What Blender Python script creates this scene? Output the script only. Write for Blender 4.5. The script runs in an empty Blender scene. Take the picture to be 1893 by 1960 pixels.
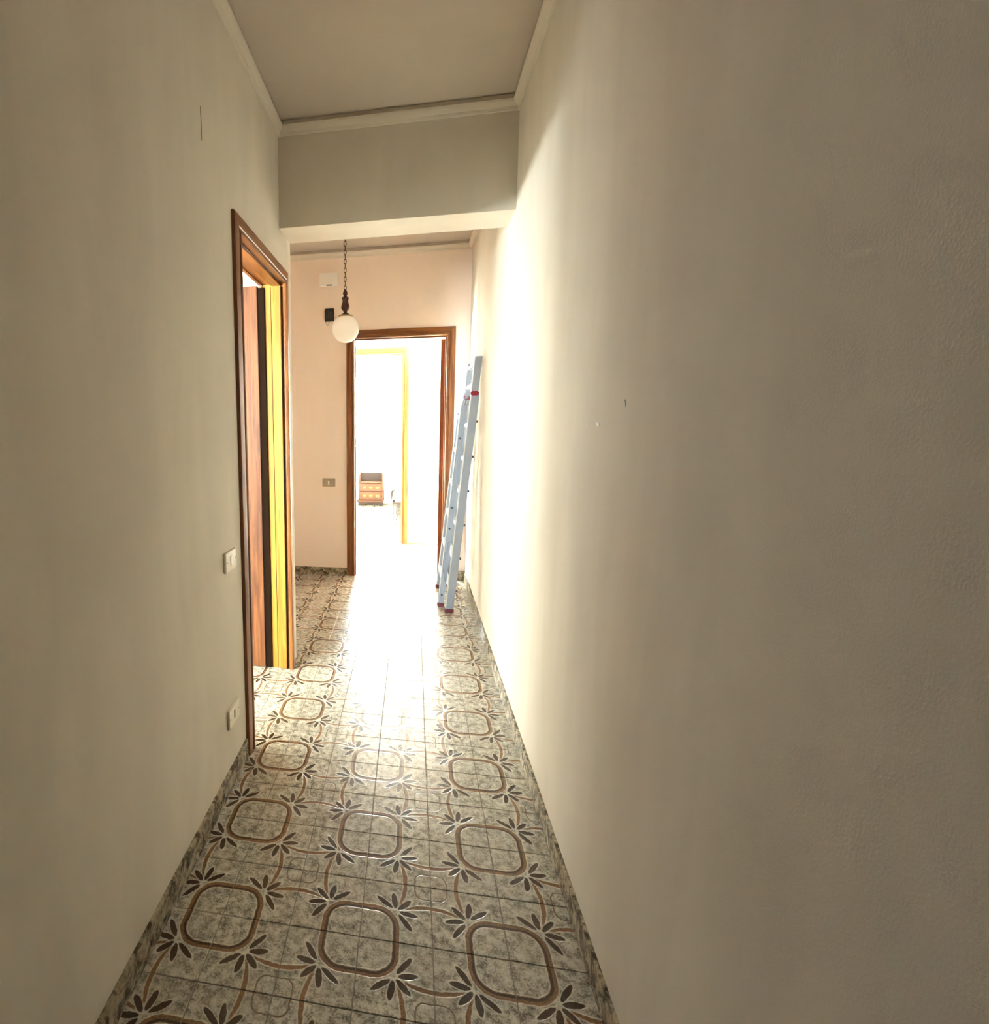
import bpy, bmesh, math, random
from mathutils import Vector, Matrix
random.seed(7)
scene = bpy.context.scene
COL = scene.collection

# ------------------------------------------------------------------ camera
FPX, CX, CY = 1062.1, 586.3, 950.3
rv = Vector((0.13215, 0.18984, -0.00059))
Rw2c = Matrix.Rotation(rv.length, 3, rv.normalized()) @ Matrix(((1, 0, 0), (0, 0, -1), (0, 1, 0)))
Rc2w = Rw2c.transposed() @ Matrix(((1, 0, 0), (0, -1, 0), (0, 0, -1)))
cam = bpy.data.cameras.new('camera')
cam.sensor_fit = 'HORIZONTAL'
cam.sensor_width = 36.0
cam.lens = FPX * 36.0 / 1893.0
cam.shift_x = (946.5 - CX) / 1893.0
cam.shift_y = (CY - 980.0) / 1893.0
cam.clip_start = 0.02
cam_o = bpy.data.objects.new('camera', cam)
COL.objects.link(cam_o)
cam_o.matrix_world = Matrix.Translation((0.1318, -2.1764, 1.4238)) @ Rc2w.to_4x4()
scene.camera = cam_o

# ------------------------------------------------------------------ world, exposure, window portals
world = bpy.data.worlds.new('world')
scene.world = world
world.use_nodes = True
wn = world.node_tree
bg = wn.nodes['Background']
bg.inputs['Color'].default_value = (0.93, 0.965, 1.0, 1)
bg.inputs['Strength'].default_value = 30.0
vs = scene.view_settings
vs.view_transform = 'Standard'
vs.look = 'None'
vs.gamma = 1.0
vs.use_curve_mapping = False
vs.exposure = 3.15
try:
    scene.cycles.max_bounces = 11
    scene.cycles.diffuse_bounces = 8
    scene.cycles.glossy_bounces = 4
    scene.cycles.transparent_max_bounces = 8
except Exception:
    pass


def portal(name, loc, rot, sx, sy):
    l = bpy.data.lights.new(name, 'AREA')
    l.shape = 'RECTANGLE'
    l.size, l.size_y = sx, sy
    l.cycles.is_portal = True
    o = bpy.data.objects.new(name, l)
    COL.objects.link(o)
    o.location = loc
    o.rotation_euler = rot
    return o


H90 = math.pi / 2
# bedroom window (faces the camera), cross passage window, side room window
WB = (-1.08, -0.20, 0.95, 2.25)     # x0 x1 z0 z1 at y = 7.65
WP = (3.12, 4.22, 0.25, 2.10)       # y0 y1 z0 z1 at x = -2.0
WS = (-3.15, -2.10, 0.90, 2.15)     # x0 x1 z0 z1 at y = -3.0
WT_FILL = (-2.20, 0.70, 1.20, 1.48)      # y0 y1 z0 z1 at x = -3.6, unseen window added to fill the hall with light
portal('window_portal', ((WB[0] + WB[1]) / 2, 7.80, (WB[2] + WB[3]) / 2), (-H90, 0, 0), WB[1] - WB[0], WB[3] - WB[2])
portal('window_portal', (-2.15, (WP[0] + WP[1]) / 2, (WP[2] + WP[3]) / 2), (0, -H90, 0), WP[3] - WP[2], WP[1] - WP[0])
portal('window_portal', ((WS[0] + WS[1]) / 2, -3.15, (WS[2] + WS[3]) / 2), (H90, 0, 0), WS[1] - WS[0], WS[3] - WS[2])

portal('window_portal', (-3.75, (WT_FILL[0] + WT_FILL[1]) / 2, (WT_FILL[2] + WT_FILL[3]) / 2), (0, -H90, 0), WT_FILL[3] - WT_FILL[2], WT_FILL[1] - WT_FILL[0])

# ------------------------------------------------------------------ node helpers
class S:
    """a float socket with arithmetic"""
    def __init__(self, nt, s):
        self.nt, self.s = nt, s

    def op(self, kind, *args, clamp=False):
        n = self.nt.nodes.new('ShaderNodeMath')
        n.operation = kind
        n.use_clamp = clamp
        for i, a in enumerate((self,) + args):
            if isinstance(a, S):
                self.nt.links.new(a.s, n.inputs[i])
            else:
                n.inputs[i].default_value = a
        return S(self.nt, n.outputs[0])

    def __add__(self, o): return self.op('ADD', o)
    def __sub__(self, o): return self.op('SUBTRACT', o)
    def __mul__(self, o): return self.op('MULTIPLY', o)
    def __truediv__(self, o): return self.op('DIVIDE', o)
    def rsub(self, o): return self.op('MULTIPLY', -1.0) + o
    def max(self, o): return self.op('MAXIMUM', o)
    def min(self, o): return self.op('MINIMUM', o)
    def abs(self): return self.op('ABSOLUTE')
    def sqrt(self): return self.op('SQRT')
    def step(self, a, b):
        n = self.nt.nodes.new('ShaderNodeMapRange')
        n.interpolation_type = 'SMOOTHSTEP'
        self.nt.links.new(self.s, n.inputs['Value'])
        n.inputs['From Min'].default_value = a
        n.inputs['From Max'].default_value = b
        return S(self.nt, n.outputs['Result'])
    def below(self, edge, soft):
        return self.step(edge - soft, edge + soft).rsub(1.0)


def new_mat(name):
    m = bpy.data.materials.new(name)
    m.use_nodes = True
    return m, m.node_tree, m.node_tree.nodes['Principled BSDF']


def mixc(nt, fac, a, b, mode='MIX'):
    n = nt.nodes.new('ShaderNodeMix')
    n.data_type = 'RGBA'
    n.blend_type = mode
    for key, val in ((0, fac), (6, a), (7, b)):
        if isinstance(val, S):
            val = val.s
        if hasattr(val, 'links'):
            nt.links.new(val, n.inputs[key])
        elif key == 0:
            n.inputs[0].default_value = val
        else:
            n.inputs[key].default_value = (*val, 1)
    return n.outputs[2]


def noise(nt, vec, scale, detail=3.0, rough=0.55, stretch=None, dist=0.0):
    if stretch:
        mp = nt.nodes.new('ShaderNodeMapping')
        mp.inputs['Scale'].default_value = stretch
        nt.links.new(vec, mp.inputs['Vector'])
        vec = mp.outputs[0]
    n = nt.nodes.new('ShaderNodeTexNoise')
    n.inputs['Scale'].default_value = scale
    n.inputs['Detail'].default_value = detail
    n.inputs['Roughness'].default_value = rough
    n.inputs['Distortion'].default_value = dist
    nt.links.new(vec, n.inputs['Vector'])
    return S(nt, n.outputs[0])


def position(nt):
    return nt.nodes.new('ShaderNodeNewGeometry').outputs['Position']


def objco(nt):
    return nt.nodes.new('ShaderNodeTexCoord').outputs['Object']


def bump(nt, bsdf, h, strength=0.2, dist=0.002):
    b = nt.nodes.new('ShaderNodeBump')
    b.inputs['Strength'].default_value = strength
    b.inputs['Distance'].default_value = dist
    nt.links.new(h.s, b.inputs['Height'])
    nt.links.new(b.outputs[0], bsdf.inputs['Normal'])


def plain(name, col, rough=0.5, metal=0.0, var=0.06, scale=25.0, bmp=0.0, spec=0.5):
    m, nt, b = new_mat(name)
    n = noise(nt, objco(nt), scale)
    c = mixc(nt, n, tuple(min(1, x * (1 - var)) for x in col), tuple(min(1, x * (1 + var)) for x in col))
    nt.links.new(c, b.inputs['Base Color'])
    b.inputs['Roughness'].default_value = rough
    b.inputs['Metallic'].default_value = metal
    b.inputs['Specular IOR Level'].default_value = spec
    if bmp:
        bump(nt, b, n, bmp)
    return m


def paint(name, col, stain=0.08):
    m, nt, b = new_mat(name)
    p = position(nt)
    big = noise(nt, p, 1.6, 3.0)
    streak = noise(nt, p, 5.0, 3.0, stretch=(1.0, 1.0, 0.22), dist=0.4)
    c = mixc(nt, big.step(0.25, 0.75), tuple(x * (1 - stain) for x in col), col)
    c = mixc(nt, streak.step(0.35, 0.7) * 0.7, c, tuple(min(1, x * (1 + stain * 0.7)) for x in col))
    nt.links.new(c, b.inputs['Base Color'])
    b.inputs['Roughness'].default_value = 0.9
    b.inputs['Specular IOR Level'].default_value = 0.12
    fine = noise(nt, p, 260.0, 2.0)
    bump(nt, b, fine + streak * 2.0, 0.10, 0.002)
    return m


def wood(name, dark, light, axis, rough=0.38, spec=0.5):
    m, nt, b = new_mat(name)
    st = {'X': (1.2, 22, 22), 'Y': (22, 1.2, 22), 'Z': (22, 22, 1.2)}[axis]
    p = position(nt)
    g = noise(nt, p, 1.6, 5.0, 0.6, stretch=st, dist=0.6)
    f = noise(nt, p, 7.0, 3.0, 0.6, stretch=st)
    c = mixc(nt, g.step(0.3, 0.72), dark, light)
    c = mixc(nt, f.step(0.5, 0.75) * 0.45, c, tuple(x * 0.55 for x in dark))
    nt.links.new(c, b.inputs['Base Color'])
    b.inputs['Roughness'].default_value = rough
    b.inputs['Specular IOR Level'].default_value = spec
    bump(nt, b, f, 0.05, 0.001)
    return m


def tile_material():
    m, nt, b = new_mat('patterned_tile')
    p = position(nt)
    sx = nt.nodes.new('ShaderNodeSeparateXYZ')
    nt.links.new(p, sx.inputs[0])
    wob = (noise(nt, p, 45.0, 3.0) - 0.5) * 0.035
    wob2 = (noise(nt, p, 52.0, 3.0, stretch=(1.3, 0.8, 1)) - 0.5) * 0.035
    u = (S(nt, sx.outputs[0]) * 5.0 + wob).op('PINGPONG', 1.0)
    v = (S(nt, sx.outputs[1]) * 5.0 + wob2).op('PINGPONG', 1.0)

    def rbox(a, c, h, r):
        qa, qb = a - (h - r), c - (h - r)
        xa, xb = qa.max(0.0), qb.max(0.0)
        return (xa * xa + xb * xb).sqrt() + qa.max(qb).min(0.0) - r
    d = rbox(u, v, 0.503, 0.30)
    ring = d.abs().below(0.046, 0.006)
    ring_dark = (d + 0.020).abs().below(0.017, 0.007)
    d2 = rbox(u.rsub(1.0), v.rsub(1.0), 0.235, 0.12)
    small = d2.abs().below(0.010, 0.006)
    lo, hi = u.min(v), u.max(v)

    def petal(t, base, w):
        cx, cy = (t[0] + base[0]) / 2, (t[1] + base[1]) / 2
        dx, dy = t[0] - base[0], t[1] - base[1]
        L = math.hypot(dx, dy)
        dx, dy = dx / L, dy / L
        a, c = lo - cx, hi - cy
        al = (a * dx + c * dy) / (L / 2)
        pe = (c * dx - a * dy) / w
        return al * al + pe * pe
    q = petal((0.705, 0.705), (0.525, 0.525), 0.042)
    q = q.min(petal((0.445, 0.805), (0.485, 0.545), 0.043))
    q = q.min(petal((0.205, 0.715), (0.445, 0.535), 0.040))
    pet = q.below(1.0, 0.16)
    halo = q.below(1.75, 0.3)
    # connecting arc, centre (lo, hi) = (-0.383, 1.0)
    e1, e2 = lo + 0.383, hi - 1.0
    arc_d = ((e1 * e1 + e2 * e2).sqrt() - 1.003).abs()
    width = hi.step(0.52, 0.85) * 0.020 + 0.010
    arc = (arc_d - width).below(0.0, 0.006) * hi.step(0.60, 0.66)
    arc_halo = (arc_d - width).below(0.02, 0.010) * hi.step(0.58, 0.66)
    ring_halo = d.abs().below(0.064, 0.010)
    # mottled stone ground
    n1 = noise(nt, p, 38.0, 5.0, 0.7)
    n2 = noise(nt, p, 190.0, 3.0, 0.7)
    n3 = noise(nt, p, 5.0, 2.0)
    g = mixc(nt, (n1 * 0.62 + n2 * 0.38).step(0.38, 0.585), (0.085, 0.073, 0.050), (0.49, 0.45, 0.365))
    g = mixc(nt, n3.step(0.35, 0.75) * 0.25, g, (0.42, 0.38, 0.30))
    c = mixc(nt, ring_halo.max(halo).max(arc_halo) * 0.55, g, (0.60, 0.55, 0.44))  # lighter outline paints the highlights along the motif's relief edges
    tan = mixc(nt, n2.step(0.3, 0.7), (0.115, 0.052, 0.018), (0.25, 0.132, 0.055))
    brown = mixc(nt, n2.step(0.3, 0.7), (0.020, 0.009, 0.004), (0.070, 0.034, 0.012))
    c = mixc(nt, ring.max(arc), c, tan)
    c = mixc(nt, ring_dark, c, brown)
    c = mixc(nt, small * n1.step(0.33, 0.5), c, (0.13, 0.085, 0.04))
    c = mixc(nt, pet, c, brown)
    inf = nt.nodes.new('ShaderNodeObjectInfo')
    c = mixc(nt, S(nt, inf.outputs['Random']) * 0.10, c, (0.30, 0.27, 0.20))
    nt.links.new(c, b.inputs['Base Color'])
    b.inputs['Specular IOR Level'].default_value = 0.32
    r = n1 * 0.12 + 0.20
    nt.links.new(r.s, b.inputs['Roughness'])
    hgt = ring.max(pet).max(arc).max(small) * -1.0 + ring_halo.max(halo).max(arc_halo) * 0.7 + n1 * 0.5
    bump(nt, b, hgt, 0.35, 0.0012)
    return m


def stone_skirt():
    m, nt, b = new_mat('mottled_skirting')
    p = position(nt)
    n1 = noise(nt, p, 22.0, 5.0, 0.7, dist=0.8)
    n2 = noise(nt, p, 70.0, 3.0, 0.7)
    c = mixc(nt, (n1 * 0.7 + n2 * 0.3).step(0.40, 0.60), (0.05, 0.034, 0.015), (0.40, 0.335, 0.225))
    nt.links.new(c, b.inputs['Base Color'])
    b.inputs['Roughness'].default_value = 0.25
    return m


def glass_mat():
    m = bpy.data.materials.new('window_glass')
    m.use_nodes = True
    nt = m.node_tree
    nt.nodes.clear()
    o = nt.nodes.new('ShaderNodeOutputMaterial')
    mx = nt.nodes.new('ShaderNodeMixShader')
    t = nt.nodes.new('ShaderNodeBsdfTransparent')
    t.inputs[0].default_value = (0.93, 0.98, 0.98, 1)
    g = nt.nodes.new('ShaderNodeBsdfGlossy')
    g.inputs['Roughness'].default_value = 0.02
    mx.inputs[0].default_value = 0.06
    nt.links.new(t.outputs[0], mx.inputs[1])
    nt.links.new(g.outputs[0], mx.inputs[2])
    nt.links.new(mx.outputs[0], o.inputs[0])
    return m


def globe_mat():
    m, nt, b = new_mat('opal_glass')
    n = noise(nt, objco(nt), 30.0)
    c = mixc(nt, n, (0.90, 0.88, 0.84), (0.97, 0.96, 0.93))
    nt.links.new(c, b.inputs['Base Color'])
    b.inputs['Roughness'].default_value = 0.12
    b.inputs['Coat Weight'].default_value = 0.5
    o = nt.nodes['Material Output']
    tr = nt.nodes.new('ShaderNodeBsdfTranslucent')
    tr.inputs[0].default_value = (0.95, 0.93, 0.88, 1)
    mx = nt.nodes.new('ShaderNodeMixShader')
    mx.inputs[0].default_value = 0.6
    nt.links.new(b.outputs[0], mx.inputs[1])
    nt.links.new(tr.outputs[0], mx.inputs[2])
    nt.links.new(mx.outputs[0], o.inputs[0])
    return m


M = {
    'wall': paint('wall_paint', (0.67, 0.613, 0.52)),
    'wall_far': paint('warm_bounce_wall_paint', (0.87, 0.74, 0.64), 0.03),  # warm bounce light put into the colour of the white wall paint
    'white_wall': paint('white_wall_paint', (0.74, 0.715, 0.63), 0.02),
    'side_wall': paint('side_room_paint', (0.84, 0.81, 0.74), 0.02),
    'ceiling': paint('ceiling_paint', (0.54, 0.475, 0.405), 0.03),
    'cornice': paint('cornice_plaster', (0.66, 0.60, 0.51), 0.02),
    'wood_z': wood('door_wood_upright', (0.13, 0.038, 0.008), (0.30, 0.108, 0.022), 'Z'),
    'wood_x': wood('door_wood_cross', (0.13, 0.038, 0.008), (0.30, 0.108, 0.022), 'X'),
    'wood_y': wood('door_wood_long', (0.13, 0.038, 0.008), (0.30, 0.108, 0.022), 'Y'),
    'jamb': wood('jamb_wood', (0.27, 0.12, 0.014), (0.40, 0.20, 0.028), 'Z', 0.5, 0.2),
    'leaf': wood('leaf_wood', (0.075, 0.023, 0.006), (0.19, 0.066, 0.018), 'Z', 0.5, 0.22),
    'tile': tile_material(),
    'grout': plain('grout', (0.17, 0.145, 0.105), 0.85, scale=60),
    'skirt': stone_skirt(),
    'glass': glass_mat(),
    'globe': globe_mat(),
    'window_paint': plain('window_white_paint', (0.85, 0.84, 0.80), 0.4),
    'shutter': plain('cream_shutter_box', (0.62, 0.56, 0.30), 0.5),
    'plastic': plain('ivory_plastic', (0.74, 0.68, 0.56), 0.35, var=0.03),
    'plastic_white': plain('white_plastic', (0.90, 0.87, 0.82), 0.4, var=0.03),
    'plastic_brown': plain('beige_grey_plastic', (0.40, 0.31, 0.21), 0.4, var=0.05),
    'black': plain('black_plastic', (0.012, 0.011, 0.010), 0.5),
    'gap_shade': plain('gap_shade_black', (0.012, 0.006, 0.003), 0.9, spec=0.03),  # near-black for strips that stand in for shade at door 1
    'dark_hole': plain('dark_slot', (0.02, 0.017, 0.012), 0.6),
    'brass': plain('aged_brass', (0.42, 0.27, 0.09), 0.32, 1.0),
    'dark_brass': plain('tarnished_brass', (0.17, 0.10, 0.035), 0.4, 0.8),
    'turned': plain('dark_turned_wood', (0.045, 0.012, 0.006), 0.25, var=0.2),
    'alu': plain('brushed_aluminium', (0.31, 0.34, 0.39), 0.5, 0.5, var=0.05, scale=40),
    'alu_edge': plain('bright_aluminium', (0.82, 0.83, 0.84), 0.30, 0.8, var=0.03),
    'cap': plain('maroon_plastic', (0.11, 0.018, 0.024), 0.5),
    'red': plain('red_plastic', (0.26, 0.012, 0.025), 0.4),
    'steel': plain('dark_steel', (0.08, 0.08, 0.085), 0.45, 0.7),
    'walnut': wood('nightstand_wood', (0.085, 0.030, 0.012), (0.15, 0.058, 0.024), 'X', 0.35),
    'walnut_dark': wood('nightstand_dark_wood', (0.018, 0.009, 0.005), (0.040, 0.021, 0.012), 'X', 0.4),
    'linen': plain('white_bedspread', (0.85, 0.83, 0.78), 0.8, bmp=0.2),
    'chip': plain('bare_plaster', (0.95, 0.94, 0.90), 0.8),
    'mark': plain('wall_scratch', (0.20, 0.16, 0.10), 0.9),
}

# ------------------------------------------------------------------ mesh helpers
def link(o, parent=None):
    COL.objects.link(o)
    if parent is not None:
        o.parent = parent
    return o


def wloc(o):
    v = Vector((0, 0, 0))
    while o is not None:
        v += o.location
        o = o.parent
    return v


def tag(o, label=None, cat=None, group=None, kind=None):
    if label: o['label'] = label
    if cat: o['category'] = cat
    if group: o['group'] = group
    if kind: o['kind'] = kind
    return o


def empty(name, loc, parent=None):
    o = bpy.data.objects.new(name, None)
    o.empty_display_size = 0.1
    o.location = Vector(loc) - (wloc(parent) if parent else Vector())
    return link(o, parent)


class MB:
    def __init__(self):
        self.bm = bmesh.new()

    def box(self, x0, x1, y0, y1, z0, z1, bevel=0.0):
        r = bmesh.ops.create_cube(self.bm, size=1.0)
        for v in r['verts']:
            v.co = Vector(((x0 + x1) / 2 + v.co.x * (x1 - x0), (y0 + y1) / 2 + v.co.y * (y1 - y0), (z0 + z1) / 2 + v.co.z * (z1 - z0)))
        if bevel:
            es = {e for v in r['verts'] for e in v.link_edges}
            bmesh.ops.bevel(self.bm, geom=list(es), offset=bevel, segments=2, affect='EDGES')
        return self

    def poly(self, pts, ext):
        """prism: polygon pts swept by vector ext"""
        a = [self.bm.verts.new(p) for p in pts]
        c = [self.bm.verts.new(Vector(p) + Vector(ext)) for p in pts]
        self.bm.faces.new(a[::-1]); self.bm.faces.new(c)
        n = len(a)
        for i in range(n):
            self.bm.faces.new((a[i], a[(i + 1) % n], c[(i + 1) % n], c[i]))
        return self

    def loft(self, rings, cap=True):
        vs = [[self.bm.verts.new(p) for p in r] for r in rings]
        n = len(vs[0])
        for a, c in zip(vs, vs[1:]):
            for i in range(n):
                self.bm.faces.new((a[i], a[(i + 1) % n], c[(i + 1) % n], c[i]))
        if cap:
            self.bm.faces.new(vs[0][::-1]); self.bm.faces.new(vs[-1])
        return self

    def lathe(self, prof, c, seg=24):
        rings = []
        for r, z in prof:
            rings.append([(c[0] + r * math.cos(2 * math.pi * i / seg), c[1] + r * math.sin(2 * math.pi * i / seg), c[2] + z) for i in range(seg)])
        return self.loft(rings)

    def tube(self, pts, r, seg=8, closed=False):
        pts = [Vector(p) for p in pts]
        n = len(pts)
        rings = []
        for i, p in enumerate(pts):
            a = pts[(i - 1) % n] if closed or i > 0 else p
            c = pts[(i + 1) % n] if closed or i < n - 1 else p
            t = (c - a).normalized()
            up = Vector((0.13, 0.31, 0.94)) if abs(t.z) < 0.85 else Vector((0.94, 0.2, 0.1))
            e1 = t.cross(up).normalized(); e2 = t.cross(e1)
            rings.append([p + r * (math.cos(2 * math.pi * k / seg) * e1 + math.sin(2 * math.pi * k / seg) * e2) for k in range(seg)])
        if closed:
            rings.append(rings[0])
            return self.loft(rings, cap=False)
        return self.loft(rings)

    def build(self, name, mat, parent=None, smooth=False):
        bmesh.ops.remove_doubles(self.bm, verts=self.bm.verts, dist=1e-6)
        bmesh.ops.recalc_face_normals(self.bm, faces=self.bm.faces)
        off = wloc(parent) if parent is not None else Vector()
        bmesh.ops.translate(self.bm, verts=self.bm.verts, vec=-off)
        me = bpy.data.meshes.new(name)
        self.bm.to_mesh(me); self.bm.free()
        me.materials.append(mat)
        if smooth:
            for pl in me.polygons:
                pl.use_smooth = True
            try:
                me.set_sharp_from_angle(angle=math.radians(40))
            except Exception:
                pass
        o = bpy.data.objects.new(name, me)
        return link(o, parent)


def box(name, b6, mat, parent=None, bevel=0.0):
    return MB().box(*b6, bevel=bevel).build(name, mat, parent, smooth=bool(bevel))


def wall(name, axis, c0, c1, a0, a1, z0, z1, holes, mat):
    """a wall slab; axis 'Y': runs along y between x=c0..c1, axis 'X': runs along x between y=c0..c1; holes (a0,a1,z0,z1)"""
    A = sorted({a0, a1, *[h[0] for h in holes], *[h[1] for h in holes]})
    Z = sorted({z0, z1, *[h[2] for h in holes], *[h[3] for h in holes]})
    A = [a for a in A if a0 <= a <= a1]; Z = [z for z in Z if z0 <= z <= z1]
    def solid(i, j):
        if not (0 <= i < len(A) - 1 and 0 <= j < len(Z) - 1): return False
        ca, cz = (A[i] + A[i + 1]) / 2, (Z[j] + Z[j + 1]) / 2
        return not any(h[0] < ca < h[1] and h[2] < cz < h[3] for h in holes)
    mb = MB(); cache = {}
    def V(a, c, z):
        k = (a, c, z)
        if k not in cache:
            cache[k] = mb.bm.verts.new((c, a, z) if axis == 'Y' else (a, c, z))
        return cache[k]
    def F(*q): mb.bm.faces.new([V(*k) for k in q])
    for i in range(len(A) - 1):
        for j in range(len(Z) - 1):
            if not solid(i, j): continue
            p, q, r, s = A[i], A[i + 1], Z[j], Z[j + 1]
            F((p, c0, r), (q, c0, r), (q, c0, s), (p, c0, s))
            F((p, c1, r), (p, c1, s), (q, c1, s), (q, c1, r))
            if not solid(i - 1, j): F((p, c0, r), (p, c0, s), (p, c1, s), (p, c1, r))
            if not solid(i + 1, j): F((q, c0, r), (q, c1, r), (q, c1, s), (q, c0, s))
            if not solid(i, j - 1): F((p, c0, r), (p, c1, r), (q, c1, r), (q, c0, r))
            if not solid(i, j + 1): F((p, c0, s), (q, c0, s), (q, c1, s), (p, c1, s))
    return tag(mb.build(name, mat), kind='structure')


# ------------------------------------------------------------------ shell
XL, XR = -0.559, 0.600          # hall walls
XLB = -0.680                    # back face of the left wall
YB0, YB1, ZBM = 0.760, 1.010, 2.420   # beam
YF0, YF1 = 2.884, 2.984         # far wall
YP0, YP1 = 4.336, 4.436         # wall of the cross passage
YW0 = 7.650                     # bedroom end wall
XH = -1.310                     # left wall of the lobby
ZC = 2.922
YBK = -2.95                     # end wall behind the camera

wall_left = wall('wall_left', 'Y', XLB, XL, YBK, YB1, 0, ZC, [(0.015, 0.860, -1, 2.182)], M['wall'])
wall_right = wall('wall_right', 'Y', XR, XR + 0.12, YBK, YF0, 0, ZC, [], M['wall'])
wall('wall_back', 'X', YBK - 0.1, YBK, XLB, XR + 0.12, 0, ZC, [], M['wall'])
wall('wall_beam', 'X', YB0, YB1, XL, XR, ZBM, ZC, [], M['wall'])
wall('wall_far', 'X', YF0, YF1, XH, XR + 0.12, 0, ZC, [(-0.412, 0.424, -1, 2.176)], M['wall_far'])
wall('wall_lobby', 'Y', XH - 0.10, XH, YB1, YF1, 0, ZC, [], M['wall_far'])
wall('wall_partition', 'X', YB1 - 0.10, YB1, -3.74, XLB, 0, ZC, [], M['side_wall'])
wall('wall_side_room', 'Y', -3.74, -3.6, -3.0, YB1 - 0.10, 0, ZC, [WT_FILL], M['side_wall'])
wall('wall_side_back', 'X', -3.14, -3.0, -3.74, XLB, 0, ZC, [WS], M['side_wall'])
wall('wall_passage', 'X', YP0, YP1, -2.0, 1.2, 0, ZC, [(-0.770, 0.024, -1, 2.206)], M['white_wall'])
wall('wall_passage_window', 'Y', -2.14, -2.0, YF1, YP1, 0, ZC, [WP], M['white_wall'])
wall('wall_passage_end', 'Y', 1.2, 1.3, YF1, YP1, 0, ZC, [], M['white_wall'])
wall('wall_bedroom', 'X', YW0, YW0 + 0.14, -2.3, 1.9, 0, ZC, [WB], M['white_wall'])
wall('wall_bedroom_left', 'Y', -2.3, -2.2, YP1, YW0, 0, ZC, [], M['white_wall'])
wall('wall_bedroom_right', 'Y', 1.8, 1.9, YP1, YW0, 0, ZC, [], M['white_wall'])
wall('wall_passage_left', 'X', YF0, YF1, -2.14, XH - 0.0, 0, ZC, [], M['white_wall'])
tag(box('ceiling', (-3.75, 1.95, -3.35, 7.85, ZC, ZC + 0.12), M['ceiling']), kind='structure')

# small marks on the plaster
MB().poly([(XL + 0.0008, -0.3285, 2.445), (XL + 0.0008, -0.3245, 2.447), (XL + 0.0008, -0.3215, 2.40), (XL + 0.0008, -0.3225, 2.345), (XL + 0.0008, -0.3255, 2.342), (XL + 0.0008, -0.3265, 2.40)], (-0.0006, 0, 0)).build('scratch', M['mark'], wall_left)
MB().poly([(XR - 0.001, -0.600, 1.418), (XR - 0.001, -0.622, 1.414), (XR - 0.001, -0.626, 1.407), (XR - 0.001, -0.613, 1.406), (XR - 0.001, -0.604, 1.411)], (0.0008, 0, 0)).build('plaster_chip', M['chip'], wall_right)
MB().poly([(XR - 0.001, -0.524, 1.412), (XR - 0.001, -0.532, 1.411), (XR - 0.001, -0.533, 1.405), (XR - 0.001, -0.526, 1.404)], (0.0008, 0, 0)).build('plaster_chip', M['chip'], wall_right)
MB().poly([(XR - 0.001, -0.791, 1.466), (XR - 0.001, -0.795, 1.467), (XR - 0.001, -0.800, 1.452), (XR - 0.001, -0.797, 1.451)], (0.0008, 0, 0)).build('plaster_chip', M['chip'], wall_right)

# ------------------------------------------------------------------ cornices
PROF = [(0, 2.856), (0.008, 2.856), (0.011, 2.862), (0.013, 2.869), (0.022, 2.877), (0.030, 2.887), (0.033, 2.896), (0.030, 2.900), (0.019, 2.902), (0.016, 2.906), (0.016, ZC), (0, ZC)]
tn = [0]


def cornice(p0, p1, inward, m0=True, m1=True):
    """moulding from p0 to p1 (xy), projecting along inward; mitred ends"""
    tn[0] += 1
    a, c, n = Vector((*p0, 0)), Vector((*p1, 0)), Vector((*inward, 0))
    t = (c - a).normalized()
    rings = [[a + n * o + t * (o if m0 else 0) + Vector((0, 0, z)) for o, z in PROF],
             [c + n * o - t * (o if m1 else 0) + Vector((0, 0, z)) for o, z in PROF]]
    return tag(MB().loft(rings).build('trim_%d' % tn[0], M['cornice']), kind='structure')


cornice((XL, YBK), (XL, YB0), (1, 0))
cornice((XR, YBK), (XR, YB0), (-1, 0))
cornice((XL, YB0), (XR, YB0), (0, -1))
cornice((XL, YBK), (XR, YBK), (0, 1))
cornice((XH, YF0), (XR, YF0), (0, -1))
cornice((XR, YB1), (XR, YF0), (-1, 0))
cornice((XH, YB1), (XH, YF0), (1, 0))
cornice((XH, YB1), (XR, YB1), (0, 1))

# ------------------------------------------------------------------ floor and tiles
floor = tag(box('floor', (-3.75, 1.95, -3.35, 7.85, -0.06, -0.0014), M['grout']), kind='structure')
T = 0.2


def tile_mesh():
    bm = bmesh.new()
    h, e = T / 2 - 0.0012, 0.0013
    lv = []
    for hh, z in ((h, -0.008), (h, -0.0009), (h - e, 0.0)):
        lv.append([bm.verts.new((sx * hh, sy * hh, z)) for sx, sy in ((-1, -1), (1, -1), (1, 1), (-1, 1))])
    for a, c in zip(lv, lv[1:]):
        for i in range(4):
            bm.faces.new((a[i], a[(i + 1) % 4], c[(i + 1) % 4], c[i]))
    bm.faces.new(lv[-1])
    me = bpy.data.meshes.new('tile')
    bm.to_mesh(me); bm.free()
    me.materials.append(M['tile'])
    return me


TM = tile_mesh()


def seen(i, j):
    x, y = (i + .5) * T, (j + .5) * T
    if -0.66 < x < 0.66 and -1.45 < y < 2.9: return True           # hall
    if -1.1 < x <= -0.6 and 1.15 < y < 2.9: return True             # lobby corner
    if -0.95 < x <= -0.6 and 0.0 < y < 0.9: return True             # inside the side door
    if -0.55 < x < 0.55 and 2.9 <= y < 4.4: return True             # cross passage
    if -1.0 < x < 0.1 and 4.4 <= y < 7.3: return True               # bedroom
    return False


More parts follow.
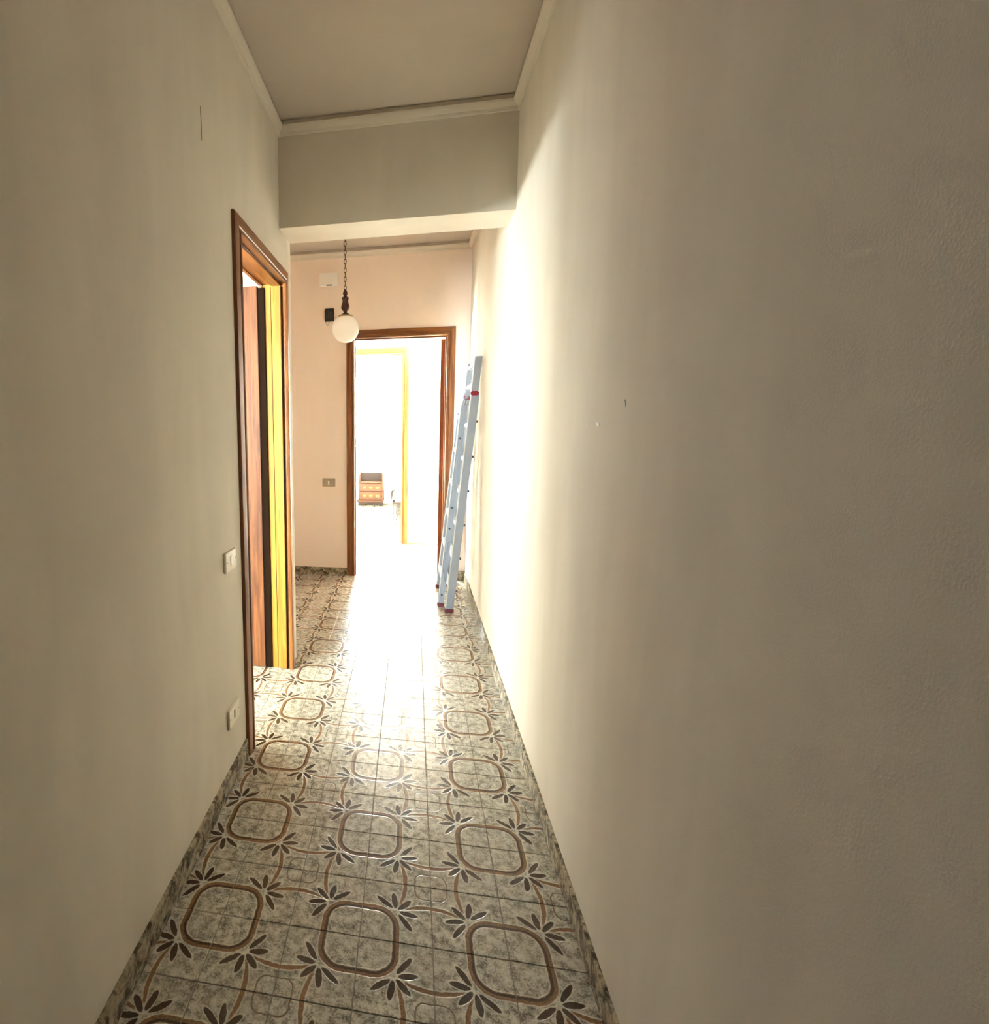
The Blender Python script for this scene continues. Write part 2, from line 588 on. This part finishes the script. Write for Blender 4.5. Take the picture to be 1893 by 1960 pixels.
rest, cnt = MB(), 0
for j in range(-17, 39):
    for i in range(-19, 10):
        if seen(i, j) and cnt < 300:
            o = bpy.data.objects.new('tile', TM)
            o.location = ((i + .5) * T, (j + .5) * T, random.uniform(-0.0002, 0.0))
            o.rotation_euler = (random.gauss(0, 0.0006), random.gauss(0, 0.0006), 0)
            link(o, floor)
            cnt += 1
        else:
            h = T / 2 - 0.0018
            x, y = (i + .5) * T, (j + .5) * T
            vs_ = [rest.bm.verts.new((x + sx * h, y + sy * h, 0)) for sx, sy in ((-1, -1), (1, -1), (1, 1), (-1, 1))]
            rest.bm.faces.new(vs_)
            vb = [rest.bm.verts.new((x + sx * h, y + sy * h, -0.008)) for sx, sy in ((-1, -1), (1, -1), (1, 1), (-1, 1))]
            for k in range(4):
                rest.bm.faces.new((vb[k], vb[(k + 1) % 4], vs_[(k + 1) % 4], vs_[k]))
tag(rest.build('tile_field', M['tile'], floor), kind='stuff')

# ------------------------------------------------------------------ skirting
def skirt(name, axis, face, a0, a1, side, h=0.086, piece=0.40):
    root = tag(empty(name, ((face, a0, 0) if axis == 'Y' else (a0, face, 0))), kind='structure')
    n = max(1, round((a1 - a0) / piece))
    L = (a1 - a0) / n
    for k in range(n):
        p, q = a0 + k * L + 0.0006, a0 + (k + 1) * L - 0.0006
        lo, hi = sorted((face, face + side * 0.010))
        b6 = (lo, hi, p, q, 0.0005, h) if axis == 'Y' else (p, q, lo, hi, 0.0005, h)
        box('skirting_piece', b6, M['skirt'], root, bevel=0.0015)
    return root


skirt('baseboard_left', 'Y', XL, -1.619, -0.037, 1)
skirt('baseboard_right', 'Y', XR, YBK, YF0 - 0.0105, -1)
skirt('baseboard_far', 'X', YF0, XH + 0.011, -0.465, -1, 0.072)
skirt('baseboard_corner', 'X', YF0, 0.480, XR, -1, 0.078)
skirt('baseboard_lobby', 'Y', XH, YB1, YF0 - 0.0105, 1)
skirt('baseboard_end', 'X', YB1, XH + 0.011, XL, 1)

# ------------------------------------------------------------------ doors
CP = [(0, 0), (0, 0.010), (0.003, 0.014), (0.030, 0.017), (0.046, 0.017), (0.049, 0.013), (0.053, 0.013), (0.056, 0.019), (0.064, 0.021), (0.070, 0.019), (0.072, 0.014), (0.072, 0)]
# profile: (distance in from the outer edge, proud of the wall)


def casing(root, axis, face, side, a0, a1, ztop):
    """three mitred mouldings round an opening whose OUTER edges are a0, a1, ztop"""
    def P(a, o, z): return (face + side * o, a, z) if axis == 'Y' else (a, face + side * o, z)
    mats = (M['wood_z'], M['wood_y'] if axis == 'Y' else M['wood_x'], M['wood_z'])
    MB().loft([[P(a0 + d, o, 0.001) for d, o in CP], [P(a0 + d, o, ztop - d) for d, o in CP]]).build('casing', mats[0], root, True)
    MB().loft([[P(a0 + d, o, ztop - d) for d, o in CP], [P(a1 - d, o, ztop - d) for d, o in CP]]).build('casing', mats[1], root, True)
    MB().loft([[P(a1 - d, o, 0.001) for d, o in CP], [P(a1 - d, o, ztop - d) for d, o in CP]]).build('casing', mats[2], root, True)


def leaf(root, loc, rz, L, H, th, mat, zb=0.006):
    """door leaf hinged at loc, running along its own +x, thickness towards its +y"""
    mb = MB().box(0, L, 0, th, zb, H, bevel=0.002)
    o = mb.build('door_leaf', mat)
    o.parent = root
    o.location = Vector(loc) - wloc(root)
    o.rotation_euler = (0, 0, rz)
    for sgn, y in ((-1, 0), (1, th)):
        h = MB()
        h.lathe([(0.024, 0), (0.024, 0.006), (0.010, 0.008), (0.010, 0.030), (0.0, 0.030)], (0, 0, 0), 16)
        h.box(-0.105, 0.010, -0.009, 0.009, 0.026, 0.040, bevel=0.003)
        hd = h.build('handle', M['brass'], None, True)
        hd.parent = o
        hd.location = (L - 0.06, y, 1.02)
        hd.rotation_euler = (H90 if sgn < 0 else -H90, 0, 0)
    return o


# door 1: side room on the left
d1 = tag(empty('door_1', (XL, 0.43, 0)), kind='structure')
casing(d1, 'Y', XL, 1, -0.036, 0.892, 2.234)
casing(d1, 'Y', XLB, -1, -0.036, 0.909, 2.234)
for y0, y1 in ((0.015, 0.030), (0.845, 0.860)):
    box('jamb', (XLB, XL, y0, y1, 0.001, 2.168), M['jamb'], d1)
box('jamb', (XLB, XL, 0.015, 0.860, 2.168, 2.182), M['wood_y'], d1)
box('door_stop', (XL - 0.070, XL - 0.018, 0.832, 0.845, 0.001, 2.155), M['jamb'], d1, 0.002)
box('door_stop', (XL - 0.070, XL - 0.018, 0.030, 0.043, 0.001, 2.155), M['jamb'], d1, 0.002)
box('door_stop', (XL - 0.070, XL - 0.018, 0.030, 0.845, 2.155, 2.168), M['wood_y'], d1, 0.002)
box('stop_shade_strip', (XL - 0.074, XL - 0.070, 0.836, 0.8448, 0.002, 2.150), M['gap_shade'], d1)  # black strips paint the shade lines either side of the stop
box('stop_shade_strip', (XL - 0.0178, XL - 0.0125, 0.830, 0.8448, 0.002, 2.150), M['gap_shade'], d1)
box('hinge_gap_shade', (XLB - 0.0255, XLB + 0.012, 0.834, 0.8448, 0.002, 2.150), M['gap_shade'], d1)  # black filler paints the unlit gap between jamb and leaf
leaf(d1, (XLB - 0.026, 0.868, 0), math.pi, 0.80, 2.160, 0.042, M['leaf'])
for z in (0.25, 1.1, 1.95):
    MB().lathe([(0.007, 0), (0.007, 0.09)], (XLB - 0.012, 0.852, z), 10).build('hinge', M['brass'], d1, True)

# door 2: far wall of the lobby
d2 = tag(empty('door_2', (0.006, YF0, 0)), kind='structure')
casing(d2, 'X', YF0, -1, -0.464, 0.478, 2.232)
casing(d2, 'X', YF1, 1, -0.464, 0.478, 2.232)
for x0, x1 in ((-0.412, -0.396), (0.408, 0.424)):
    box('jamb', (x0, x1, YF0, YF1, 0.001, 2.160), M['wood_z'], d2)
box('jamb', (-0.412, 0.424, YF0, YF1, 2.160, 2.176), M['wood_x'], d2)
box('door_stop', (-0.396, -0.384, YF0 + 0.02, YF1 - 0.045, 0.001, 2.148), M['wood_z'], d2, 0.002)
box('door_stop', (0.396, 0.408, YF0 + 0.02, YF1 - 0.045, 0.001, 2.148), M['wood_z'], d2, 0.002)
box('door_stop', (-0.396, 0.408, YF0 + 0.02, YF1 - 0.045, 2.148, 2.160), M['wood_x'], d2, 0.002)
leaf(d2, (0.404, YF1 + 0.024, 0), math.radians(84), 0.78, 2.148, 0.042, M['wood_z'])

# door 3: bedroom door frame
d3 = tag(empty('door_3', (-0.37, YP0, 0)), kind='structure')
casing(d3, 'X', YP0, -1, -0.822, 0.076, 2.258)
casing(d3, 'X', YP1, 1, -0.822, 0.076, 2.258)
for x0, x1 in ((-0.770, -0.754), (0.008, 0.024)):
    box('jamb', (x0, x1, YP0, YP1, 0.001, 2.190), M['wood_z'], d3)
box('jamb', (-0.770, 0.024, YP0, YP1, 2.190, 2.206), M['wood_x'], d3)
box('door_stop', (-0.754, -0.742, YP0 + 0.03, YP1 - 0.045, 0.001, 2.178), M['wood_z'], d3, 0.002)
box('door_stop', (-0.004, 0.008, YP0 + 0.03, YP1 - 0.045, 0.001, 2.178), M['wood_z'], d3, 0.002)
box('door_stop', (-0.754, 0.008, YP0 + 0.03, YP1 - 0.045, 2.178, 2.190), M['wood_x'], d3, 0.002)
box('skirting_strip', (0.078, 1.19, YP0 - 0.010, YP0, 0.0005, 0.012), M['wood_x'], d3)

# door 4: unseen dark door added behind the camera to absorb bounce light
d4 = tag(empty('absorber_door_4', (0.02, YBK, 0)), kind='structure')
casing(d4, 'X', YBK, 1, -0.47, 0.51, 2.234)
box('door_leaf', (-0.40, 0.44, YBK + 0.0005, YBK + 0.012, 0.006, 2.165), M['walnut_dark'], d4, 0.002)
for z0, z1 in ((0.18, 0.95), (1.10, 2.02)):
    for x0, x1 in ((-0.33, -0.01), (0.05, 0.37)):
        box('panel', (x0, x1, YBK + 0.0125, YBK + 0.020, z0, z1), M['walnut_dark'], d4, 0.005)
kn = MB().lathe([(0, 0), (0.024, 0), (0.024, 0.006), (0.010, 0.010), (0.012, 0.030), (0.026, 0.040), (0.026, 0.054), (0, 0.062)], tuple(wloc(d4)), 20).build('knob', M['brass'], d4, True)
kn.location = (-0.35, 0.0125, 1.02)
kn.rotation_euler = (-H90, 0, 0)

# door 5: unseen door added in the left wall, dark to cut bounce light nearby
d5 = tag(empty('absorber_door_5', (XL, -2.13, 0)), kind='structure')
casing(d5, 'Y', XL, 1, -2.58, -1.62, 2.234)
box('door_leaf', (XL + 0.0005, XL + 0.012, -2.507, -1.693, 0.006, 2.160), M['walnut_dark'], d5, 0.002)
for z0, z1 in ((0.18, 0.95), (1.10, 2.02)):
    for y0, y1 in ((-2.44, -2.14), (-2.06, -1.76)):
        box('panel', (XL + 0.0125, XL + 0.020, y0, y1, z0, z1), M['walnut_dark'], d5, 0.005)

# ------------------------------------------------------------------ windows
def window(name, axis, c, r):
    """r = a0,a1,z0,z1 opening; c = depth coordinate of the frame centre"""
    a0, a1, z0, z1 = r
    def B(p, q, s, t, d0, d1): return (p, q, c + d0, c + d1, s, t) if axis == 'X' else (c + d0, c + d1, p, q, s, t)
    root = tag(empty(name, ((a0 + a1) / 2, c, z0) if axis == 'X' else (c, (a0 + a1) / 2, z0)), kind='structure')
    f = 0.05
    W = M['window_paint']
    for b6 in (B(a0, a0 + f, z0, z1, -0.03, 0.03), B(a1 - f, a1, z0, z1, -0.03, 0.03), B(a0 + f, a1 - f, z0, z0 + f, -0.03, 0.03), B(a0 + f, a1 - f, z1 - f, z1, -0.03, 0.03)):
        box('window_frame', b6, W, root, 0.003)
    mid = (a0 + a1) / 2
    box('mullion', B(mid - 0.035, mid + 0.035, z0 + f, z1 - f, -0.025, 0.025), W, root, 0.003)
    for p, q in ((a0 + f, mid - 0.035), (mid + 0.035, a1 - f)):
        box('pane', B(p, q, z0 + f, z1 - f, -0.002, 0.002), M['glass'], root)
    return root


w1 = window('window_1', 'X', YW0 + 0.07, WB)
window('window_2', 'Y', -2.07, WP)
window('window_3', 'X', -3.07, WS)
window('fill_window_4', 'Y', -3.67, WT_FILL)
# sill and roller shutter box of the bedroom window
box('window_sill', (WB[0] - 0.04, WB[1] + 0.04, YW0 - 0.03, YW0 + 0.035, WB[2] - 0.03, WB[2]), M['window_paint'], w1, 0.004)
box('shutter_box', (WB[0] - 0.06, WB[1] + 0.05, YW0 - 0.16, YW0 - 0.001, WB[3] + 0.005, WB[3] + 0.33), M['shutter'], w1, 0.006)

# ------------------------------------------------------------------ switches and boxes
def plate(name, axis, face, side, a0, a1, z0, z1, mat, label, cat, kind):
    ca, cz = (a0 + a1) / 2, (z0 + z1) / 2
    root = empty(name, (face, ca, z0) if axis == 'Y' else (ca, face, z0))
    tag(root, label, cat)
    def B(p, q, s, t, d0, d1):
        lo, hi = sorted((face + side * d0, face + side * d1))
        return (lo, hi, p, q, s, t) if axis == 'Y' else (p, q, lo, hi, s, t)
    box('cover_plate', B(a0, a1, z0, z1, 0.0002, 0.011), mat, root, 0.002)
    if kind == 'switch':
        box('rocker', B(ca - 0.007, ca + 0.007, cz - 0.018, cz + 0.018, 0.0105, 0.0135), M['plastic_white'], root, 0.001)
        box('rocker_gap', B(ca + 0.0072, ca + 0.0100, cz - 0.0185, cz + 0.0185, 0.0105, 0.0115), M['dark_hole'], root)
    else:
        box('socket_slot', B(ca - 0.006, ca + 0.006, cz - 0.017, cz + 0.017, 0.0105, 0.0116), M['dark_hole'], root)
    for a in (a0 + 0.012, a1 - 0.012):
        box('screw', B(a - 0.0025, a + 0.0025, cz - 0.0025, cz + 0.0025, 0.0105, 0.0118), M['steel'], root)
    return root


plate('light_switch', 'Y', XL, 1, -0.252, -0.135, 0.868, 0.944, M['plastic'], 'ivory light switch plate on the left wall at waist height beside the near door frame', 'switch', 'switch')
plate('wall_socket', 'Y', XL, 1, -0.270, -0.148, 0.252, 0.330, M['plastic'], 'ivory wall socket plate with dark slot low on the left wall above the skirting', 'socket', 'socket')
sw = plate('light_switch', 'X', YF0, -1, -0.690, -0.572, 0.840, 0.915, M['plastic_brown'], 'beige-grey switch plate on the lobby end wall left of the far doorway', 'switch', 'switch')

jb = tag(empty('junction_box', (-0.613, YF0, 2.62)), 'white rectangular plastic box high on the lobby end wall beside the lamp chain', 'box')
box('box_cover', (-0.698, -0.530, YF0 - 0.038, YF0 - 0.0002, 2.620, 2.728), M['plastic_white'], jb, 0.004)
box('cover_notch', (-0.635, -0.585, YF0 - 0.0390, YF0 - 0.030, 2.6195, 2.627), M['dark_hole'], jb)
bb = tag(empty('cable_box', (-0.613, YF0, 2.316)), 'small black open cable box with loose wire below the white box', 'box')
box('box_rim', (-0.655, -0.572, YF0 - 0.020, YF0 - 0.0002, 2.318, 2.430), M['black'], bb, 0.004)
for k in range(4):
    r = random.random
    pts = [(-0.645 + 0.02 * k, YF0 - 0.020, 2.33 + 0.02 * r()), (-0.640 + 0.018 * k, YF0 - 0.028, 2.36 + 0.03 * r()), (-0.630 + 0.012 * k, YF0 - 0.026, 2.40), (-0.615, YF0 - 0.020, 2.415 - 0.01 * k)]
    MB().tube(pts, 0.003, 6).build('wire', M['steel'], bb, True)
MB().tube([(-0.650 + 0.035 * t + 0.0, YF0 - 0.006, 2.320 - 0.035 * math.sin(math.pi * t)) for t in [q / 8 for q in range(9)]], 0.0016, 6).build('wire', M['steel'], bb, True)

# ------------------------------------------------------------------ pendant lamp
LX, LY = -0.355, 1.90
lamp = tag(empty('pendant_lamp', (LX, LY, ZC)), 'white glass globe pendant lamp with dark turned wood on a brass chain', 'lamp')
MB().lathe([(0.0, 0), (0.055, 0), (0.055, -0.006), (0.040, -0.022), (0.012, -0.030), (0.0, -0.030)], (LX, LY, ZC), 24).build('ceiling_rose', M['brass'], lamp, True)
ch = MB()
z = ZC - 0.030
k = 0
while z > 2.365:
    pts = []
    for q in range(12):
        a = 2 * math.pi * q / 12
        sx, sz = 0.0085 * math.cos(a), 0.0185 * math.sin(a)
        pts.append((LX + (sx if k % 2 else 0), LY + (0 if k % 2 else sx), z - 0.012 + sz))
    ch.tube(pts, 0.0026, 6, closed=True)
    z -= 0.0300
    k += 1
ch.build('chain', M['dark_brass'], lamp, True)
MB().lathe([(0, 2.362), (0.006, 2.362), (0.010, 2.352), (0.015, 2.344), (0.018, 2.334), (0.015, 2.324), (0.011, 2.318), (0.013, 2.311), (0.024, 2.305), (0.027, 2.299), (0.022, 2.292), (0.020, 2.284), (0.023, 2.268), (0.029, 2.250), (0.031, 2.236), (0.028, 2.226), (0.019, 2.216), (0.013, 2.208), (0.012, 2.202), (0.016, 2.197), (0.026, 2.192), (0.030, 2.187), (0.030, 2.184), (0, 2.184)], (LX, LY, 0), 28).build('turned_stem', M['turned'], lamp, True)
MB().lathe([(0, 2.186), (0.034, 2.186), (0.050, 2.181), (0.056, 2.172), (0.056, 2.164), (0.050, 2.163), (0, 2.163)], (LX, LY, 0), 28).build('brass_cap', M['brass'], lamp, True)
gp = []
R, zc = 0.0975, 2.0905
for i in range(25):
    a = math.radians(33 + (180 - 33) * i / 24)
    gp.append((max(R * math.sin(a), 0.0004) * 1.0, zc + R * math.cos(a) * 1.0))
gl = MB().lathe([(0.0, zc + R * math.cos(math.radians(33)))] + gp, (LX, LY, 0), 40).build('globe', M['globe'], lamp, True)

# ------------------------------------------------------------------ aluminium ladder leaning on the right wall
lad = tag(empty('ladder', (0.40, 2.25, 0)), 'folded aluminium ladder with maroon feet leaning on the right wall by the far doorway', 'ladder')
LEAN = 0.145 / 1.605


def rail(x0, y0, z0, y1, z1, w, t, mat=None, name='rail', lip=True, slope=LEAN):
    """box rail: x centre at floor x0 (leaning), from (y0,z0) to (y1,z1); w along x, t along y"""
    mb = MB()
    rings = []
    for y, zz in ((y0, z0), (y1, z1)):
        xc = x0 + slope * zz
        rings.append([(xc + a * w / 2, y + c * t / 2, zz) for a, c in ((-1, -1), (1, -1), (1, 1), (-1, 1))])
    mb.loft(rings)
    o = mb.build(name, mat or M['alu'], lad)
    if lip:
        lp = MB()
        rr = []
        for y, zz in ((y0, z0 + 0.01), (y1, z1 - 0.002)):
            xc = x0 + slope * zz
            rr.append([(xc - w / 2 + a, y - t / 2 + c, zz) for a, c in ((-0.0015, -0.0025), (0.006, -0.0025), (0.006, 0.001), (-0.0015, 0.001))])
        lp.loft(rr).build('rail_lip', M['alu_edge'], o)
    return o


def rung(x0, zz, ya, yb, r=0.014, slope=LEAN):
    xc = x0 + slope * zz
    mb = MB()
    prof = [(-1, -0.7), (1, -0.9), (1.2, 0.0), (1, 0.8), (-1, 1.0)]
    mb.loft([[(xc + a * r, y, zz + c * r) for a, c in prof] for y in (ya, yb)])
    return mb.build('rung', M['alu_edge'], lad)


def foot(x0, y, z1, w, t, slope=LEAN):
    xc = x0 + slope * z1 * 0.5
    return MB().box(xc - w / 2 - 0.004, xc + w / 2 + 0.004, y - t / 2 - 0.004, y + t / 2 + 0.004, 0.001, z1, bevel=0.006).build('foot_cap', M['cap'], lad, True)


# section resting closest to the wall
X1 = 0.408
rail(X1, 1.965, 0.030, 1.930, 1.605, 0.060, 0.026)
rail(X1, 2.660, 0.030, 2.500, 1.605, 0.060, 0.026)
foot(X1, 1.965, 0.040, 0.060, 0.026)
foot(X1, 2.660, 0.040, 0.060, 0.026)
for q in range(6):
    zz = 0.14 + 0.25 * q
    ya, yb = 1.965 - 0.035 * zz / 1.6, 2.66 - 0.16 * zz / 1.6
    rung(X1, zz, ya + 0.013, yb - 0.013)
    MB().box(X1 + LEAN * (zz + .03) + 0.028, X1 + LEAN * (zz + .03) + 0.042, ya - 0.008, ya + 0.010, zz + 0.022, zz + 0.040, bevel=0.003).build('rung_hook', M['steel'], lad, True)
# section standing in front of it
X2 = 0.352
rail(X2, 2.098, 0.030, 2.070, 1.540, 0.046, 0.024)
rail(X2, 2.582, 0.030, 2.440, 1.490, 0.030, 0.024)
foot(X2, 2.098, 0.040, 0.044, 0.024)
foot(X2, 2.582, 0.040, 0.036, 0.024)
for q in range(6):
    zz = 0.20 + 0.25 * q
    rung(X2, zz, 2.098 - 0.028 * zz / 1.54 + 0.012, 2.582 - 0.142 * zz / 1.49 - 0.012)
for zz in (0.10, 0.62, 0.78, 1.30):
    xc = X2 + LEAN * zz
    yy = 2.098 - 0.028 * zz / 1.54
    rvt = MB().lathe([(0, 0), (0.008, 0), (0.008, 0.004), (0, 0.005)], tuple(wloc(lad)), 12).build('rivet', M['steel'], lad, True)
    rvt.location = Vector((xc, yy - 0.012, zz)) - wloc(lad)
    rvt.rotation_euler = (H90, 0, 0)
# curved top guard of the front section
arcp = []
for q in range(9):
    a = q / 8
    zz = 1.530 + 0.085 * math.sin(a * H90)
    arcp.append((X2 + LEAN * 1.53 + 0.0 + 0.055 * (1 - math.cos(a * H90)), 2.070, zz))
MB().tube(arcp, 0.012, 8).build('top_guard', M['alu'], lad, True)
arcp2 = [(p[0], 2.440, p[2] - 0.05) for p in arcp]
MB().tube(arcp2, 0.010, 8).build('top_guard', M['alu'], lad, True)
# sliding top section
X3 = 0.424
SL3 = 0.0775
rail(X3, 1.940, 1.625, 1.930, 1.870, 0.052, 0.026, slope=SL3)
rail(X3, 2.480, 1.625, 2.470, 1.870, 0.052, 0.026, slope=SL3)
for zz in (1.68, 1.83):
    rung(X3, zz, 1.948, 2.462, slope=SL3)
for yy in (1.932, 2.482):
    MB().box(0.522, 0.580, yy - 0.018, yy + 0.018, 1.592, 1.632, bevel=0.008).build('hinge_clip', M['red'], lad, True)
# thin cord tied to the front section
cp = []
for q in range(13):
    a = q / 12
    cp.append((X2 + 0.05 + 0.012 * math.sin(a * math.pi * 1.0) - 0.05 * math.sin(a * math.pi), 2.060, 0.52 - 0.36 * a))
MB().tube(cp, 0.0015, 5).build('cord', M['steel'], lad, True)

# ------------------------------------------------------------------ bedroom furniture
ns = tag(empty('nightstand', (-0.572, 7.45, 0)), 'small brown wooden nightstand with two rows of brass plates seen through the far doorways', 'nightstand')
nx0, nx1, ny0, ny1 = -0.777, -0.367, 7.295, 7.620
for a, c in ((nx0, nx0 + 0.018), (nx1 - 0.018, nx1)):
    box('side_panel', (a, c, ny0 + 0.004, ny1, 0.070, 0.548), M['walnut'], ns, 0.002)
box('back_panel', (nx0 + 0.018, nx1 - 0.018, ny1 - 0.010, ny1, 0.070, 0.548), M['walnut_dark'], ns)
box('shelf', (nx0 + 0.018, nx1 - 0.018, ny0 + 0.004, ny1 - 0.010, 0.392, 0.408), M['walnut'], ns, 0.002)
box('upper_board', (nx0 - 0.004, nx1 + 0.004, ny0 + 0.19, ny1, 0.548, 0.556), M['walnut_dark'], ns, 0.002)
box('niche_panel', (nx0 + 0.018, nx1 - 0.018, ny0 + 0.20, ny0 + 0.212, 0.408, 0.547), M['walnut_dark'], ns)
for z0, z1 in ((0.252, 0.384), (0.108, 0.242)):
    dr = box('drawer', (nx0 + 0.020, nx1 - 0.020, ny0 - 0.006, ny1 - 0.02, z0, z1), M['walnut'], ns, 0.003)
    zc_ = (z0 + z1) / 2
    for x in (nx0 + 0.095, (nx0 + nx1) / 2, nx1 - 0.095):
        pl = box('pull_plate', (x - 0.030, x + 0.030, ny0 - 0.0105, ny0 - 0.0065, zc_ - 0.020, zc_ + 0.020), M['brass'], dr, 0.001)
box('base_moulding', (nx0 - 0.030, nx1 + 0.006, ny0 - 0.016, ny1, 0.070, 0.098), M['walnut'], ns, 0.005)
pts = [(nx0 - 0.012, ny0 - 0.004, 0.001), (nx0 + 0.05, ny0 - 0.004, 0.001)]
for q in range(9):
    a = math.pi * q / 8
    pts.append(((nx0 + nx1) / 2 - 0.145 * math.cos(a), ny0 - 0.004, 0.012 + 0.036 * math.sin(a)))
pts += [(nx1 - 0.05, ny0 - 0.004, 0.001), (nx1 + 0.002, ny0 - 0.004, 0.001), (nx1 + 0.002, ny0 - 0.004, 0.070), (nx0 - 0.012, ny0 - 0.004, 0.070)]
MB().poly(pts, (0, 0.016, 0)).build('apron', M['walnut_dark'], ns)
for x in (nx0 + 0.01, nx1 - 0.04):
    box('leg', (x, x + 0.03, ny1 - 0.04, ny1 - 0.01, 0.001, 0.070), M['walnut_dark'], ns)

bed = tag(empty('bed', (0.60, 6.7, 0)), 'bed under a white spread with thin dark legs behind the bedroom door frame', 'bed')
bx0, bx1, by0, by1 = -0.155, 1.45, 5.85, 7.60
for x in (bx0 + 0.006, bx1 - 0.03):
    for y in (by0 + 0.006, by1 - 0.03):
        box('leg', (x, x + 0.014, y, y + 0.014, 0.001, 0.245), M['steel'], bed)
box('bed_frame', (bx0, bx1, by0, by1, 0.245, 0.275), M['walnut_dark'], bed, 0.003)
box('mattress', (bx0 + 0.01, bx1 - 0.01, by0 + 0.01, by1 - 0.01, 0.276, 0.445), M['linen'], bed, 0.03)
# spread: grid draped over top and left side
sp = MB()
NX, NY = 40, 36
prof = [(-0.048, 0.215), (-0.046, 0.30), (-0.040, 0.38), (-0.028, 0.43), (-0.002, 0.452), (0.05, 0.458)]
cols = prof + [(0.05 + (bx1 - bx0 - 0.1) * q / 10, 0.458) for q in range(1, 11)] + [(bx1 - bx0 + 0.004, 0.448), (bx1 - bx0 + 0.03, 0.38), (bx1 - bx0 + 0.036, 0.22)]
grid = []
for j in range(NY + 1):
    y = by0 + 0.03 + (by1 - 0.05 - by0) * j / NY
    row = []
    for i, (dx, zz) in enumerate(cols):
        wv = 0.014 * math.sin(j * 1.7 + 0.6 * math.sin(j * 0.9)) if i < 4 or i > len(cols) - 3 else 0
        row.append(sp.bm.verts.new((bx0 + dx + wv * (0.46 - zz) * 3, y, zz)))
    grid.append(row)
for a, c in zip(grid, grid[1:]):
    for i in range(len(a) - 1):
        sp.bm.faces.new((a[i], a[i + 1], c[i + 1], c[i]))
so = sp.build('bedspread', M['linen'], bed, True)
so.modifiers.new('thickness', 'SOLIDIFY').thickness = 0.006
